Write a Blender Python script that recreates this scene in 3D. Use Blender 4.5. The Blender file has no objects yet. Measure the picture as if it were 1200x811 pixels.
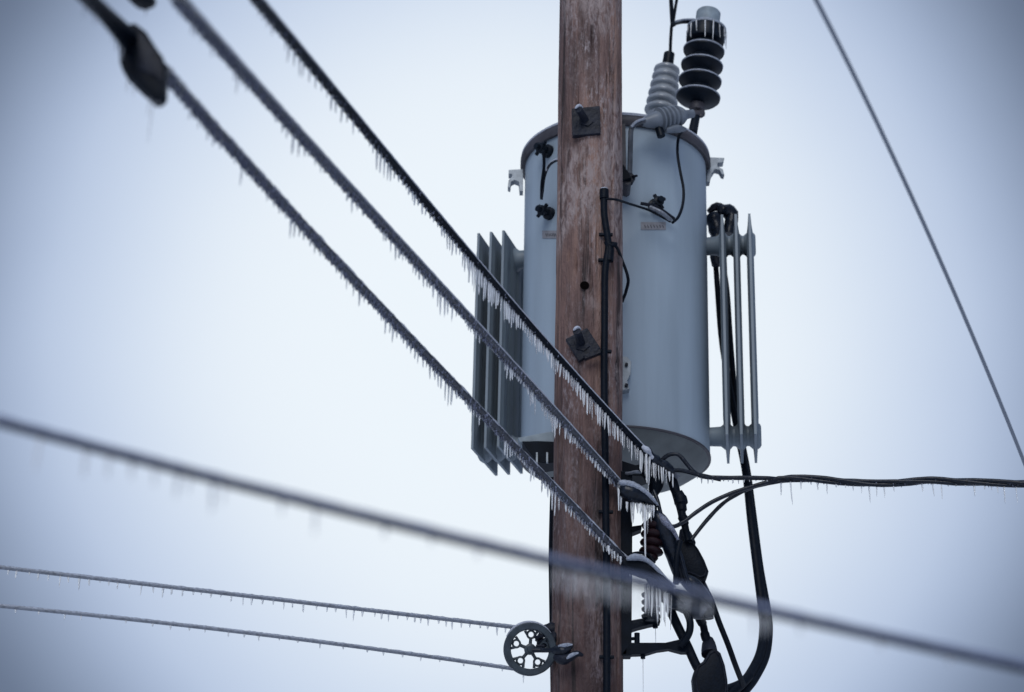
import bpy, math, random, numpy
from mathutils import Vector, Matrix, noise
R_ = math.radians
random.seed(7)
SC = bpy.context.scene
COL = SC.collection

# ------------------------------------------------------------------ camera
F_PX = 2400.0                      # focal length in pixels of a 1200 px wide frame
PITCH, ROLL = R_(23.2), R_(1.25)
CAM = Vector((0, 0, 1.6))
CROT = Matrix.Rotation(R_(90) + PITCH, 3, 'X') @ Matrix.Rotation(ROLL, 3, 'Z')
cd = bpy.data.cameras.new('camera'); co = bpy.data.objects.new('camera', cd); COL.objects.link(co)
co.matrix_world = Matrix.Translation(CAM) @ CROT.to_4x4()
cd.sensor_width = 36; cd.lens = 36 * F_PX / 1200; cd.clip_end = 5000; cd.clip_start = 0.1
cd.dof.use_dof = True; cd.dof.focus_distance = 8.95; cd.dof.aperture_fstop = 1.75; cd.dof.aperture_blades = 0
SC.camera = co

# ------------------------------------------------------------------ sky, light, exposure
SUN_EL, SUN_AZ = R_(38), R_(191)   # soft light through cloud, from behind and left of the camera
wd = bpy.data.worlds.new('World'); SC.world = wd; wd.use_nodes = True
nt = wd.node_tree; nt.nodes.clear(); N = nt.nodes.new; L = nt.links.new
def math_node(op, a=None, b=None):
    n = N('ShaderNodeMath'); n.operation = op
    for i, v in enumerate((a, b)):
        if v is None: continue
        if isinstance(v, (int, float)): n.inputs[i].default_value = v
        else: L(v, n.inputs[i])
    return n.outputs[0]
out = N('ShaderNodeOutputWorld'); tc = N('ShaderNodeTexCoord')
sky = N('ShaderNodeTexSky'); sky.sky_type = 'NISHITA'; sky.sun_disc = False
sky.sun_elevation = SUN_EL; sky.sun_rotation = SUN_AZ
bg1 = N('ShaderNodeBackground'); bg1.inputs[1].default_value = 0.05; L(sky.outputs[0], bg1.inputs[0])
vignette_axis = (CROT @ Vector((0.002, 0.0, -1))).normalized()      # view axis; lens vignette is painted into the sky colour around it
dp = N('ShaderNodeVectorMath'); dp.operation = 'DOT_PRODUCT'; L(tc.outputs['Generated'], dp.inputs[0]); dp.inputs[1].default_value = vignette_axis
ang = math_node('ARCCOSINE', math_node('MINIMUM', dp.outputs['Value'], 1.0))
nz = N('ShaderNodeTexNoise'); nz.inputs['Scale'].default_value = 5; nz.inputs['Detail'].default_value = 3
L(tc.outputs['Generated'], nz.inputs[0])
ang = math_node('ADD', ang, math_node('MULTIPLY', math_node('SUBTRACT', nz.outputs[0], 0.5), 0.02))
fr = math_node('MULTIPLY', ang, 1 / R_(32))
cr = N('ShaderNodeValToRGB'); L(fr, cr.inputs[0]); cr.color_ramp.interpolation = 'B_SPLINE'
SKY = [(0.0, (.87, .94, 1.0)), (4.5, (.87, .94, 1.0)), (7.5, (.84, .91, .98)), (10.0, (.70, .79, .92)), (12.7, (.50, .60, .79)),
       (14.6, (.32, .40, .56)), (16.8, (.10, .135, .21)), (32, (.15, .19, .28))]  # colours fall off from the view axis to imitate lens vignette
e = cr.color_ramp.elements
for i, (a, c) in enumerate(SKY):
    el = e[i] if i < 2 else e.new(a / 32)
    el.position = a / 32; el.color = (*c, 1)
# added ambient light: sky above the view brightens towards the zenith, loosely CIE-like
sp = N('ShaderNodeSeparateXYZ'); L(tc.outputs['Generated'], sp.inputs[0])
zen = math_node('ADD', 1.0, math_node('MULTIPLY', math_node('MAXIMUM', math_node('SUBTRACT', sp.outputs[2], 0.6), 0.0), 3.5))
vm = N('ShaderNodeVectorMath'); vm.operation = 'SCALE'; L(cr.outputs[0], vm.inputs[0]); L(zen, vm.inputs['Scale'])
bg2 = N('ShaderNodeBackground'); bg2.inputs[1].default_value = 1.0; L(vm.outputs[0], bg2.inputs[0])
mx = N('ShaderNodeMixShader'); mx.inputs[0].default_value = 0.97
L(bg1.outputs[0], mx.inputs[1]); L(bg2.outputs[0], mx.inputs[2]); L(mx.outputs[0], out.inputs[0])
sd = bpy.data.lights.new('sun', 'SUN'); sd.energy = 1.5; sd.angle = R_(40); sd.color = (.97, .98, 1.0)
so = bpy.data.objects.new('sun', sd); COL.objects.link(so)
dsun = Vector((math.sin(SUN_AZ) * math.cos(SUN_EL), math.cos(SUN_AZ) * math.cos(SUN_EL), math.sin(SUN_EL)))
so.rotation_euler = dsun.to_track_quat('Z', 'Y').to_euler(); so.location = (0, 0, 30)
SC.view_settings.view_transform = 'Standard'; SC.view_settings.look = 'None'
SC.view_settings.exposure = 0; SC.view_settings.gamma = 1; SC.view_settings.use_curve_mapping = False

# ------------------------------------------------------------------ geometry helpers
def W(px, py, Y):
    """the point of the vertical plane at distance Y that a sight line of the survey photograph meets"""
    d = CROT @ Vector(((px - 600) / F_PX, (405.5 - py) / F_PX, -1))
    return CAM + d * ((Y - CAM.y) / d.y)
def mpp(p):                                     # metres per photograph pixel at point p
    return -(CROT.transposed() @ (p - CAM)).z / F_PX

class MB:
    def __init__(s): s.v = []; s.f = []
    def add(s, vs, fs):
        b = len(s.v); s.v += [tuple(v) for v in vs]; s.f += [tuple(b + i for i in f) for f in fs]; return s
    def tube(s, pts, r, n=10, cap=True, sq=1.0, up=None):
        """swept tube; sq flattens the section along its second axis"""
        pts = [Vector(p) for p in pts]; m = len(pts)
        rs = [r] * m if isinstance(r, (int, float)) else list(r)
        ref = Vector(up) if up else Vector((0, 0, 1)); vs = []; fs = []; a = None
        for i, p in enumerate(pts):
            t = (pts[min(i + 1, m - 1)] - pts[max(i - 1, 0)]).normalized()
            if a is None:
                a = t.cross(ref)
                if a.length < 1e-3: a = t.cross(Vector((0, 1, 0)))
            else: a = a - t * a.dot(t)
            a.normalize(); b = t.cross(a)
            for k in range(n):
                q = 2 * math.pi * k / n
                vs.append(p + (a * math.cos(q) + b * math.sin(q) * sq) * rs[i])
        for i in range(m - 1):
            for k in range(n):
                k2 = (k + 1) % n
                fs.append((i * n + k, i * n + k2, (i + 1) * n + k2, (i + 1) * n + k))
        if cap: fs.append(tuple(range(n - 1, -1, -1))); fs.append(tuple((m - 1) * n + k for k in range(n)))
        return s.add(vs, fs)
    def lathe(s, prof, o, axis=(0, 0, 1), n=48, cap=True):
        """prof: (radius, height) pairs about an axis through o"""
        ax = Vector(axis).normalized(); a = ax.orthogonal().normalized(); b = ax.cross(a); o = Vector(o)
        vs = []; fs = []; m = len(prof)
        for r, h in prof:
            for k in range(n):
                q = 2 * math.pi * k / n
                vs.append(o + ax * h + (a * math.cos(q) + b * math.sin(q)) * max(r, 1e-4))
        for i in range(m - 1):
            for k in range(n):
                k2 = (k + 1) % n
                fs.append((i * n + k, i * n + k2, (i + 1) * n + k2, (i + 1) * n + k))
        if cap: fs.append(tuple(range(n - 1, -1, -1))); fs.append(tuple((m - 1) * n + k for k in range(n)))
        return s.add(vs, fs)
    def prism(s, poly, d, t=None):
        """poly: world points of one face, extruded by vector d"""
        d = Vector(d); m = len(poly); poly = [Vector(p) for p in poly]
        vs = poly + [p + d for p in poly]
        fs = [tuple(range(m)), tuple(range(2 * m - 1, m - 1, -1))]
        fs += [(i + m, (i + 1) % m + m, (i + 1) % m, i) for i in range(m)]
        return s.add(vs, fs)
    def box(s, c, sx, sy, sz, rot=None):
        c = Vector(c); M = rot or Matrix.Identity(3)
        vs = [c + M @ Vector((x * sx / 2, y * sy / 2, z * sz / 2)) for x in (-1, 1) for y in (-1, 1) for z in (-1, 1)]
        return s.add(vs, [(0, 1, 3, 2), (4, 6, 7, 5), (0, 4, 5, 1), (2, 3, 7, 6), (0, 2, 6, 4), (1, 5, 7, 3)])
    def build(s, name, m, parent=None, smooth=True, bevel=0.0):
        me = bpy.data.meshes.new(name); me.from_pydata(s.v, [], s.f)
        import bmesh
        bm = bmesh.new(); bm.from_mesh(me); bmesh.ops.recalc_face_normals(bm, faces=bm.faces)
        if bevel: bmesh.ops.bevel(bm, geom=[e for e in bm.edges if len(e.link_faces) == 2 and e.calc_face_angle(0) > 0.6], offset=bevel, segments=2, affect='EDGES', profile=0.6)
        for e in bm.edges:
            if len(e.link_faces) == 2 and e.calc_face_angle(0) > R_(38): e.smooth = False
        for f in bm.faces: f.smooth = smooth
        bm.to_mesh(me); bm.free()
        me.materials.append(m)
        return link(name, me, parent)
def link(name, me, parent=None):
    o = bpy.data.objects.new(name, me); COL.objects.link(o)
    if parent:
        o.parent = parent
        o.matrix_parent_inverse = Matrix.Translation(parent.location).inverted()
    return o
def tag(o, label=None, cat=None, group=None, kind=None):
    for k, v in (('label', label), ('category', cat), ('group', group), ('kind', kind)):
        if v: o[k] = v
    return o
def thing(name, loc, label, cat, group=None):
    o = bpy.data.objects.new(name, None); COL.objects.link(o); o.location = loc
    o.empty_display_size = 0.1
    return tag(o, label, cat, group)
def spline(pts, step=6):
    """Catmull-Rom through the points"""
    P = [Vector(p) for p in pts]; P = [P[0] * 2 - P[1]] + P + [P[-1] * 2 - P[-2]]; o = []
    for i in range(1, len(P) - 2):
        a, b, c, d = P[i - 1:i + 3]
        for k in range(step):
            t = k / step
            o.append(0.5 * ((2 * b) + (c - a) * t + (2 * a - 5 * b + 4 * c - d) * t * t + (3 * b - a - 3 * c + d) * t ** 3))
    o.append(P[-2]); return o
def WP(seq): return [W(*p) for p in seq]
def resample(pts, ds):
    pts = [Vector(p) for p in pts]; o = [pts[0]]; acc = 0
    for a, b in zip(pts, pts[1:]):
        l = (b - a).length
        if l < 1e-9: continue
        t = ds - acc
        while t <= l: o.append(a.lerp(b, t / l)); t += ds
        acc = l - (t - ds)
    o.append(pts[-1]); return o
def sag(coords, deg):
    """one smooth span through the surveyed points"""
    xs = [c[0] for c in coords]; x0 = xs[0]; k = xs[-1] - x0; us = [(x - x0) / k for x in xs]
    fy = numpy.polyfit(us, [c[1] for c in coords], deg); fY = numpy.polyfit(us, [c[2] for c in coords], 2)
    return [W(x0 + k * i / 90, float(numpy.polyval(fy, i / 90)), float(numpy.polyval(fY, i / 90))) for i in range(91)]
def resize(src, n):
    return [src[min(int(i * (len(src) - 1) / (n - 1) + .5), len(src) - 1)] for i in range(n)]

# ------------------------------------------------------------------ materials
def mat(name, col, rough=0.5, metal=0.0, spec=0.5, mottle=0.0, scale=20, bump=0.0, bscale=60, trans=0.0, ior=1.45, stretch=(1, 1, 1), coat=0.0):
    m = bpy.data.materials.new(name); m.use_nodes = True; t = m.node_tree; b = t.nodes['Principled BSDF']
    b.inputs['Base Color'].default_value = (*col, 1); b.inputs['Roughness'].default_value = rough
    b.inputs['Metallic'].default_value = metal; b.inputs['Specular IOR Level'].default_value = spec
    b.inputs['Transmission Weight'].default_value = trans; b.inputs['IOR'].default_value = ior
    b.inputs['Coat Weight'].default_value = coat; b.inputs['Coat Roughness'].default_value = .15
    tcn = t.nodes.new('ShaderNodeTexCoord'); mp = t.nodes.new('ShaderNodeMapping'); mp.inputs['Scale'].default_value = stretch
    t.links.new(tcn.outputs['Object'], mp.inputs[0])
    if mottle:
        n = t.nodes.new('ShaderNodeTexNoise'); n.inputs['Scale'].default_value = scale; n.inputs['Detail'].default_value = 6
        t.links.new(mp.outputs[0], n.inputs[0])
        r = t.nodes.new('ShaderNodeValToRGB'); t.links.new(n.outputs[0], r.inputs[0])
        r.color_ramp.elements[0].position = .3; r.color_ramp.elements[1].position = .7
        r.color_ramp.elements[0].color = (*[c * (1 - mottle) for c in col], 1); r.color_ramp.elements[1].color = (*[min(1, c * (1 + mottle)) for c in col], 1)
        t.links.new(r.outputs[0], b.inputs['Base Color'])
    if bump:
        n = t.nodes.new('ShaderNodeTexNoise'); n.inputs['Scale'].default_value = bscale; n.inputs['Detail'].default_value = 4
        t.links.new(mp.outputs[0], n.inputs[0])
        bp = t.nodes.new('ShaderNodeBump'); bp.inputs['Strength'].default_value = bump; bp.inputs['Distance'].default_value = .01
        t.links.new(n.outputs[0], bp.inputs['Height']); t.links.new(bp.outputs[0], b.inputs['Normal'])
    return m
M_ICE = mat('clear_ice', (.97, .98, 1), .08, trans=.8, ior=1.31, bump=.25, bscale=90)
M_MILK = mat('milky_ice', (.96, .98, 1), .15, trans=.4, ior=1.31, bump=.25, bscale=90)
M_RIME = mat('rime_ice', (.62, .66, .76), .3, mottle=.25, scale=160, trans=.15, ior=1.31, bump=.8, bscale=220)
M_GLAZE = mat('glaze_ice', (.50, .55, .65), .25, mottle=.3, scale=120, trans=.35, ior=1.31, bump=.6, bscale=160)
M_BEAD = mat('ice_beads', (.24, .26, .35), .2, mottle=.8, scale=200, trans=.35, ior=1.31)
M_BLACK = mat('black_jacket', (.003, .006, .012), .5, spec=.14, mottle=.3, scale=60, bump=.2, bscale=120)
M_BLACKICE = mat('iced_black_jacket', (.006, .010, .019), .3, spec=.25, mottle=.5, scale=60, bump=.3, bscale=90, coat=.2)
M_GREYWIRE = mat('bare_aluminium', (.20, .22, .26), .5, metal=.3, mottle=.3, scale=60)
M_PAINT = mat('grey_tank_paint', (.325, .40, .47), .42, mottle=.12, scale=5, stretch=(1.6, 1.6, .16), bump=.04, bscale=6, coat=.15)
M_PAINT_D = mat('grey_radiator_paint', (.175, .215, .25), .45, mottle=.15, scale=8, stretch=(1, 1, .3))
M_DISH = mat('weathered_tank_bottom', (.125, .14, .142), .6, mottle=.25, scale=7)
M_RIM = mat('weathered_rim_band', (.055, .052, .062), .5, mottle=.3, scale=12, bump=.2, bscale=40)
M_GALV = mat('galvanised_steel', (.26, .29, .32), .45, metal=.35, mottle=.2, scale=40)
M_IRON = mat('dark_iron', (.013, .016, .026), .45, spec=.2, mottle=.4, scale=30, bump=.4, bscale=60)
M_RACK = mat('black_rack_steel', (.003, .006, .012), .55, spec=.12, mottle=.3, scale=20)
M_PORC = mat('grey_porcelain', (.36, .39, .42), .3, mottle=.12, scale=15, coat=.5)
M_POLY = mat('black_polymer', (.004, .008, .015), .42, spec=.22, mottle=.3, scale=25)
M_CAP = mat('grey_terminal_cap', (.22, .27, .31), .5, mottle=.2, scale=25)
M_RED = mat('brown_glazed_spool', (.016, .006, .009), .4, spec=.25, coat=.05)
M_SPLICE = mat('grey_splice', (.06, .068, .085), .5, mottle=.4, scale=30)
M_FUSE = mat('grey_fuse_body', (.15, .175, .21), .4, mottle=.2, scale=20)
M_DULL = mat('dull_glaze', (.20, .23, .28), .6)
M_COAT = mat('frozen_coat', (.028, .033, .047), .2, mottle=.7, scale=90, coat=.4, bump=.3, bscale=80)
M_BLUEICE = mat('bluish_glaze', (.22, .26, .40), .25, mottle=.3, scale=120, trans=.2, ior=1.31)
M_HOLE_SHADE = mat('painted_hole_shade', (.004, .003, .003), 1.0, spec=0)
M_LABEL = mat('faded_label', (.24, .24, .26), .6, mottle=.15, scale=60)
M_WHEEL = mat('wheel_metal', (.035, .048, .060), .42, mottle=.3, scale=30)
M_SNOW = mat('snow', (.78, .80, .84), .8, mottle=.06, scale=.4, bump=.3, bscale=2)

def wood_material():
    m = bpy.data.materials.new('weathered_pole_wood'); m.use_nodes = True; t = m.node_tree; N = t.nodes.new; L = t.links.new
    b = t.nodes['Principled BSDF']; b.inputs['Roughness'].default_value = .62; b.inputs['Specular IOR Level'].default_value = .35
    tcn = N('ShaderNodeTexCoord')
    def nz(scale, st, det=6, rough=.6, dist=0.0):
        mp = N('ShaderNodeMapping'); mp.inputs['Scale'].default_value = st; L(tcn.outputs['Object'], mp.inputs[0])
        n = N('ShaderNodeTexNoise'); n.inputs['Scale'].default_value = scale; n.inputs['Detail'].default_value = det
        n.inputs['Roughness'].default_value = rough; n.inputs['Distortion'].default_value = dist; L(mp.outputs[0], n.inputs[0]); return n.outputs[0]
    def ramp(src, stops):
        r = N('ShaderNodeValToRGB'); L(src, r.inputs[0]); e = r.color_ramp.elements
        for i, (p, c) in enumerate(stops):
            q = e[i] if i < 2 else e.new(p)
            q.position = p; q.color = (*c, 1) if len(c) == 3 else c
        return r.outputs[0]
    def mix(f, a, c, mode='MIX'):
        n = N('ShaderNodeMix'); n.data_type = 'RGBA'; n.blend_type = mode
        if isinstance(f, float): n.inputs[0].default_value = f
        else: L(f, n.inputs[0])
        for i, v in ((6, a), (7, c)):
            if isinstance(v, tuple): n.inputs[i].default_value = (*v, 1)
            else: L(v, n.inputs[i])
        return n.outputs[2]
    base = ramp(nz(6, (1, 1, .16)), [(.28, (.060, .042, .046)), (.5, (.185, .112, .097)), (.70, (.34, .210, .165))])
    grain = ramp(nz(26, (1.5, 1.5, .10), 8, .7), [(.36, (.30, .30, .32)), (.56, (1, 1, 1))])
    c = mix(.75, base, grain, 'MULTIPLY')
    crack = ramp(nz(17, (1.6, 1.6, .06), 5, .55, .8), [(.36, (.10, .10, .12)), (.43, (1, 1, 1))])
    c = mix(.8, c, crack, 'MULTIPLY')
    frost = ramp(nz(8, (1, 1, .2), 10, .72), [(.46, (0, 0, 0)), (.60, (1, 1, 1))])
    speck = ramp(nz(80, (1, 1, .3), 6, .8), [(.48, (0, 0, 0)), (.64, (1, 1, 1))])
    both = N('ShaderNodeMath'); both.operation = 'MULTIPLY'; L(frost, both.inputs[0]); L(speck, both.inputs[1])
    c = mix(both.outputs[0], c, (.40, .35, .36))
    sx = N('ShaderNodeSeparateXYZ'); L(tcn.outputs['Object'], sx.inputs[0])       # wood tone gets darker towards the foot
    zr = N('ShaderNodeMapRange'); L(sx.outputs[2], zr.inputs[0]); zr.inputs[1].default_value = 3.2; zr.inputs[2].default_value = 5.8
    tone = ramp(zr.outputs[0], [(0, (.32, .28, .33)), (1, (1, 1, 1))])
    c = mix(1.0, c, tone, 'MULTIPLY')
    patch = ramp(nz(3.2, (1, 1, .45), 3, .5), [(.52, (0, 0, 0)), (.62, (1, 1, 1))])
    flake = ramp(nz(30, (1, 1, .35), 8, .75, .8), [(.44, (0, 0, 0)), (.58, (1, 1, 1))])
    pm = N('ShaderNodeMath'); pm.operation = 'MULTIPLY'; L(patch, pm.inputs[0]); L(flake, pm.inputs[1])
    pm2 = N('ShaderNodeMath'); pm2.operation = 'MULTIPLY'; L(pm.outputs[0], pm2.inputs[0]); L(zr.outputs[0], pm2.inputs[1])
    c = mix(pm2.outputs[0], c, (.33, .265, .255))
    L(c, b.inputs['Base Color'])
    hsum = N('ShaderNodeMath'); hsum.operation = 'ADD'; L(nz(26, (1.5, 1.5, .10), 8, .7), hsum.inputs[0]); L(nz(70, (1, 1, .4), 4), hsum.inputs[1])
    bp = N('ShaderNodeBump'); bp.inputs['Strength'].default_value = .9; bp.inputs['Distance'].default_value = .012
    L(hsum.outputs[0], bp.inputs['Height']); L(bp.outputs[0], b.inputs['Normal'])
    return m
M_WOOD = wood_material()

# ------------------------------------------------------------------ ground
g = MB(); S = 1500; n = 24
for i in range(n + 1):
    for j in range(n + 1):
        x = (i / n * 2 - 1); y = (j / n * 2 - 1); x = x * abs(x) * S; y = y * abs(y) * S
        g.v.append((x, y, .12 * noise.noise(Vector((x * .1, y * .1, 0))) - .06))
for i in range(n):
    for j in range(n):
        a = i * (n + 1) + j; g.f.append((a, a + n + 1, a + n + 2, a + 1))
tag(g.build('ground', M_SNOW), 'snow covered ground', kind='structure')

# ------------------------------------------------------------------ icicles
ICE_MESHES = []
for q in range(9):
    mb = MB(); pts = []; rr = []; m = 7
    tip = random.uniform(.4, .75)
    for k in range(m):
        t = k / (m - 1)
        pts.append((.12 * t * random.uniform(-.6, .6), .12 * t * random.uniform(-.6, .6), -t))
        rr.append((1 - t * (1 - tip)) * random.uniform(.85, 1.15) if k < m - 1 else tip * .45)
    # unit icicle: radius 1, length 1
    mb.tube(pts, rr, 7)
    me = bpy.data.meshes.new('icicle'); me.from_pydata(mb.v, [], mb.f); me.materials.append(M_ICE if q % 2 else M_MILK)
    for p in me.polygons: p.use_smooth = True
    ICE_MESHES.append(me)
def icicle(p, r, l, parent):
    o = bpy.data.objects.new('icicle', random.choice(ICE_MESHES)); COL.objects.link(o)
    o.parent = parent; o.location = Vector(p) - parent.location
    o.scale = (r, r, l); o.rotation_euler = (random.uniform(-.05, .05), random.uniform(-.05, .05), random.uniform(0, 6.28))
    return o
def hang(pts, parent, spec, r_under, size=1.0, rw=1.0):
    """spec(px position along x in the photograph) -> (spacing, lo, hi, clump) in photograph pixels"""
    inv = CROT.transposed(); acc = 0; nxt = 3; prev = None
    path = resample(pts, .004); count = 0
    for p in path:
        c = inv @ (p - CAM)
        if c.z > -1: continue
        px = 600 - c.x / c.z * F_PX; m = -c.z / F_PX
        sp_, lo, hi, cl = spec(px)
        py = 405.5 + c.y / c.z * F_PX
        if prev is not None: acc += math.hypot(px - prev[0], py - prev[1])
        prev = (px, py)
        if sp_ <= 0 or acc < nxt: continue
        if cl > 1.1 and noise.noise(Vector((px * .09, r_under * 700, 5))) < -.28: continue
        acc = 0; nxt = sp_ * random.uniform(.7, 1.3)
        w = noise.noise(Vector((px * .045, 3.7 * r_under * 100, 0)))
        k = max(0.0, min(1, .5 + w * 1.5 * cl)) * random.choice((.35, .6, .8, 1.0, 1.15))
        l = (lo + (hi - lo) * k) * m
        icicle(p - Vector((0, 0, r_under * .8)), rw * size * m * random.uniform(1.1, 1.8), l, parent); count += 1
    return count
def beads(pts, r, parent, per_m, size, low=-1.0, name='ice_beads', mm=None):
    mb = MB(); path = resample(pts, 1.0 / per_m)
    for p in path:
        a = random.uniform(-1.35, 1.35)
        d = Vector((math.sin(a) * .9, math.sin(a) * random.uniform(-.6, .6), -math.cos(a) * (1 if abs(a) < 1.5 else .5)))
        q = p + d * r * .85; s = size * random.uniform(.5, 1.5); l = s * random.uniform(1, 2.4)
        b = [q + Vector((math.cos(k * 2.094) * s, math.sin(k * 2.094) * s, s * .8)) for k in range(3)]
        tip_ = q + Vector((random.uniform(-.3, .3) * s, random.uniform(-.3, .3) * s, -l))
        mb.add(b + [tip_], [(0, 1, 2), (0, 3, 1), (1, 3, 2), (2, 3, 0)])
    return tag(mb.build(name, mm or M_BEAD, parent, smooth=False), kind='stuff')
def crust_tube(pts, r, amp, freq, off, n=9):
    """ice sleeve with a lumpy outline"""
    mb = MB(); pts = resample(pts, r * 1.1)
    rs = [r * (1 + amp * noise.noise(Vector((i * freq, 1.3, 0)))) for i in range(len(pts))]
    b0 = len(mb.v); mb.tube([p + Vector((0, 0, off)) for p in pts], rs, n)
    for i in range(b0, len(mb.v)):
        v = Vector(mb.v[i]); d = noise.noise(v * 90) * r * amp
        mb.v[i] = tuple(v + Vector((0, 0, 1)) * d)
    return mb
def extend(pts, dist, at_start=True):
    if at_start:
        d = (pts[0] - pts[1]).normalized(); return [pts[0] + d * dist] + pts
    d = (pts[-1] - pts[-2]).normalized(); return pts + [pts[-1] + d * dist]

# ------------------------------------------------------------------ utility pole
PY = 8.45
PX = W(690, 405, PY).x; PR = .150
pole = thing('utility_pole', (PX, PY, 0), 'weathered reddish brown wooden utility pole in front of the grey transformer', 'utility pole')
mb = MB(); nz_, na = 420, 96; z0, z1 = -.5, 9.2
for i in range(nz_ + 1):
    z = z0 + (z1 - z0) * i / nz_
    for k in range(na):
        q = 2 * math.pi * k / na; c, s_ = math.cos(q), math.sin(q)
        r = PR * (1.01 - .012 * (z - 4.5) / 4)
        r += .0035 * noise.noise(Vector((c * 3, s_ * 3, z * .8)))
        r += .0030 * noise.noise(Vector((c * 14, s_ * 14, z * 2.2)))
        ck = noise.noise(Vector((c * 9 + 5, s_ * 9, z * .55)))
        r -= .016 * max(0, 1 - abs(ck) / .045) * (1 if noise.noise(Vector((c * 2, s_ * 2, z * .9 + 9))) > -.05 else 0)
        mb.v.append((PX + r * c, PY + r * s_, z))
for i in range(nz_):
    for k in range(na):
        k2 = (k + 1) % na; mb.f.append((i * na + k, i * na + k2, (i + 1) * na + k2, (i + 1) * na + k))
mb.f.append(tuple(nz_ * na + k for k in range(na)))
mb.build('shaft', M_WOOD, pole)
FY = PY - PR                                              # front of the pole
# square washers with bolts
def washer(poly, bolt, Y, tip, rm=M_IRON, br=4.4):
    mb = MB().prism([W(x, y, Y) for x, y in poly], (0, .028, 0)); o = mb.build('washer_plate', rm, pole, False, .003)
    m = mpp(W(bolt[0], bolt[1], Y)); c = W(bolt[0], bolt[1], Y)
    b = MB().lathe([(br * m * 1.9, -.012), (br * m * 1.9, .006), (0, .006)], c, (0, -1, 0), 6)
    b.tube([c + Vector((0, .01, 0)), W(tip[0], tip[1], Y - .075)], br * m, 10)
    b.build('bolt', rm, o, True)
    cap = MB().tube(spline([W(tip[0] - 4, tip[1] - 1, Y - .078), W(tip[0], tip[1] - 4, Y - .07), W(tip[0] + 5, tip[1] - 2, Y - .06)], 4), [.003, .008, .01, .011, .012, .011, .01, .006, .003], 8, sq=.7)
    cap.build('ice_cap', M_RIME, o)
washer([(670, 127), (703, 124), (704, 156), (671, 159)], (687, 141), FY - .018, (678, 128))
washer([(663, 397), (688, 384), (704, 408), (679, 423)], (682, 403), FY - .022, (676, 388), br=5)
mb = MB().prism([W(684, 416, FY - .06), W(703, 409, FY - .06), W(704, 413, FY - .06), W(686, 420, FY - .06)], (0, .03, 0)); mb.build('bracket', M_IRON, pole, False)
# old bolt hole: a raised disc, the shade inside it painted black
hx = W(685, 335, FY - .001)
MB().lathe([(.0, 0), (.019, .001), (.021, .004), (.012, .006), (0, .006)], hx + Vector((0, -.001, 0)), (0, -1, 0), 14).build('bolt_hole', M_HOLE_SHADE, pole)

# ------------------------------------------------------------------ ground lead on the pole face
lead = thing('ground_lead', W(707, 811, FY), 'black ground cable strapped down the front of the wooden pole', 'cable')
Yc = FY - .01
trunk = spline(WP([(708, 228, Yc), (708, 250, Yc), (712, 278, Yc), (713, 290, Yc), (709, 320, Yc), (708.5, 380, Yc), (708, 440, Yc), (709, 520, Yc), (710, 600, Yc), (711, 700, Yc), (711, 830, Yc)]), 5)
trunk = extend(trunk, 2.2, False)
rr = [.0165] * len(trunk)
MB().tube(trunk, .0155, 12).build('cable', M_BLACK, lead)
MB().tube(WP([(708, 222.5, Yc), (708, 233, Yc)]), .021, 12).build('end_cap', M_BLACK, lead)
MB().tube(WP([(708, 221, Yc), (708, 224, Yc)]), [.017, .015], 12).build('ice_cap', M_RIME, lead)
MB().tube(spline(WP([(712, 283, Yc), (715, 292, Yc), (714, 306, Yc)]), 4), .018, 12).build('splice', M_BLACK, lead)
for (x, y) in ((710, 275), (709, 305), (708.5, 412), (710, 600), (711, 770)):
    p = W(x, y, Yc + .002)
    MB().box(p, .062, .018, .013).build('strap', M_BLACK, lead, False, .003)
    
brl = spline(WP([(709, 233, Yc - .01), (722, 234, Yc), (738, 239, 8.5), (762, 247, 8.68), (786, 260, 8.68)]), 6)
MB().tube(brl, .0058, 8).build('branch_wire', M_BLACK, lead)
brl = spline(WP([(713, 287, Yc - .012), (722, 289, Yc), (729, 305, 8.45), (736, 326, 8.62), (734, 340, 8.66), (729, 354, 8.7)]), 6)
MB().tube(brl, .0075, 8).build('branch_wire', M_BLACK, lead)
MB().tube(WP([(717, 286, Yc - .008), (723, 287, Yc - .004)]), .012, 8).build('clamp', M_BLACK, lead)

# ------------------------------------------------------------------ transformer
TY = 9.2; TR = .452
TX = W(721, 350, TY).x
zb = W(733, 499, TY - TR).z; zt = W(728, 139, TY - TR - .02).z
tr = thing('pole_transformer', (TX, TY, zb), 'grey cylindrical pole mounted transformer with radiator fins behind the wooden pole', 'transformer')
C = Vector((TX, TY, 0))
mb = MB(); mb.lathe([(TR - .004, zb), (TR, zb + .01), (TR + .003, (zb + zt) / 2), (TR + .006, zt - .03)], (TX, TY, 0), n=128); mb.build('tank', M_PAINT, tr)
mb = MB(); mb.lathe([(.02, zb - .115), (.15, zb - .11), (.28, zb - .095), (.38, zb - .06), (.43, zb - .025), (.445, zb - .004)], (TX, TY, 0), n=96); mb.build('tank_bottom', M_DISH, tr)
mb = MB(); mb.lathe([(TR - .006, zb - .006), (TR + .004, zb - .006), (TR + .004, zb + .002), (TR - .006, zb + .002)], (TX, TY, 0), n=96); mb.build('weld_seam', M_RIM, tr)
mb = MB(); mb.lathe([(TR + .004, zt - .034), (TR + .022, zt - .034), (TR + .030, zt - .022), (TR + .030, zt + .008), (TR + .024, zt + .018), (TR - .02, zt + .018)], (TX, TY, 0), n=128); mb.build('rim_band', M_RIM, tr)
mb = MB(); mb.lathe([(TR + .018, zt + .019), (TR + .012, zt + .030), (TR - .05, zt + .045), (.25, zt + .075), (.05, zt + .085), (0, zt + .085)], (TX, TY, 0), n=96); mb.build('lid', M_CAP, tr)
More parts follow.
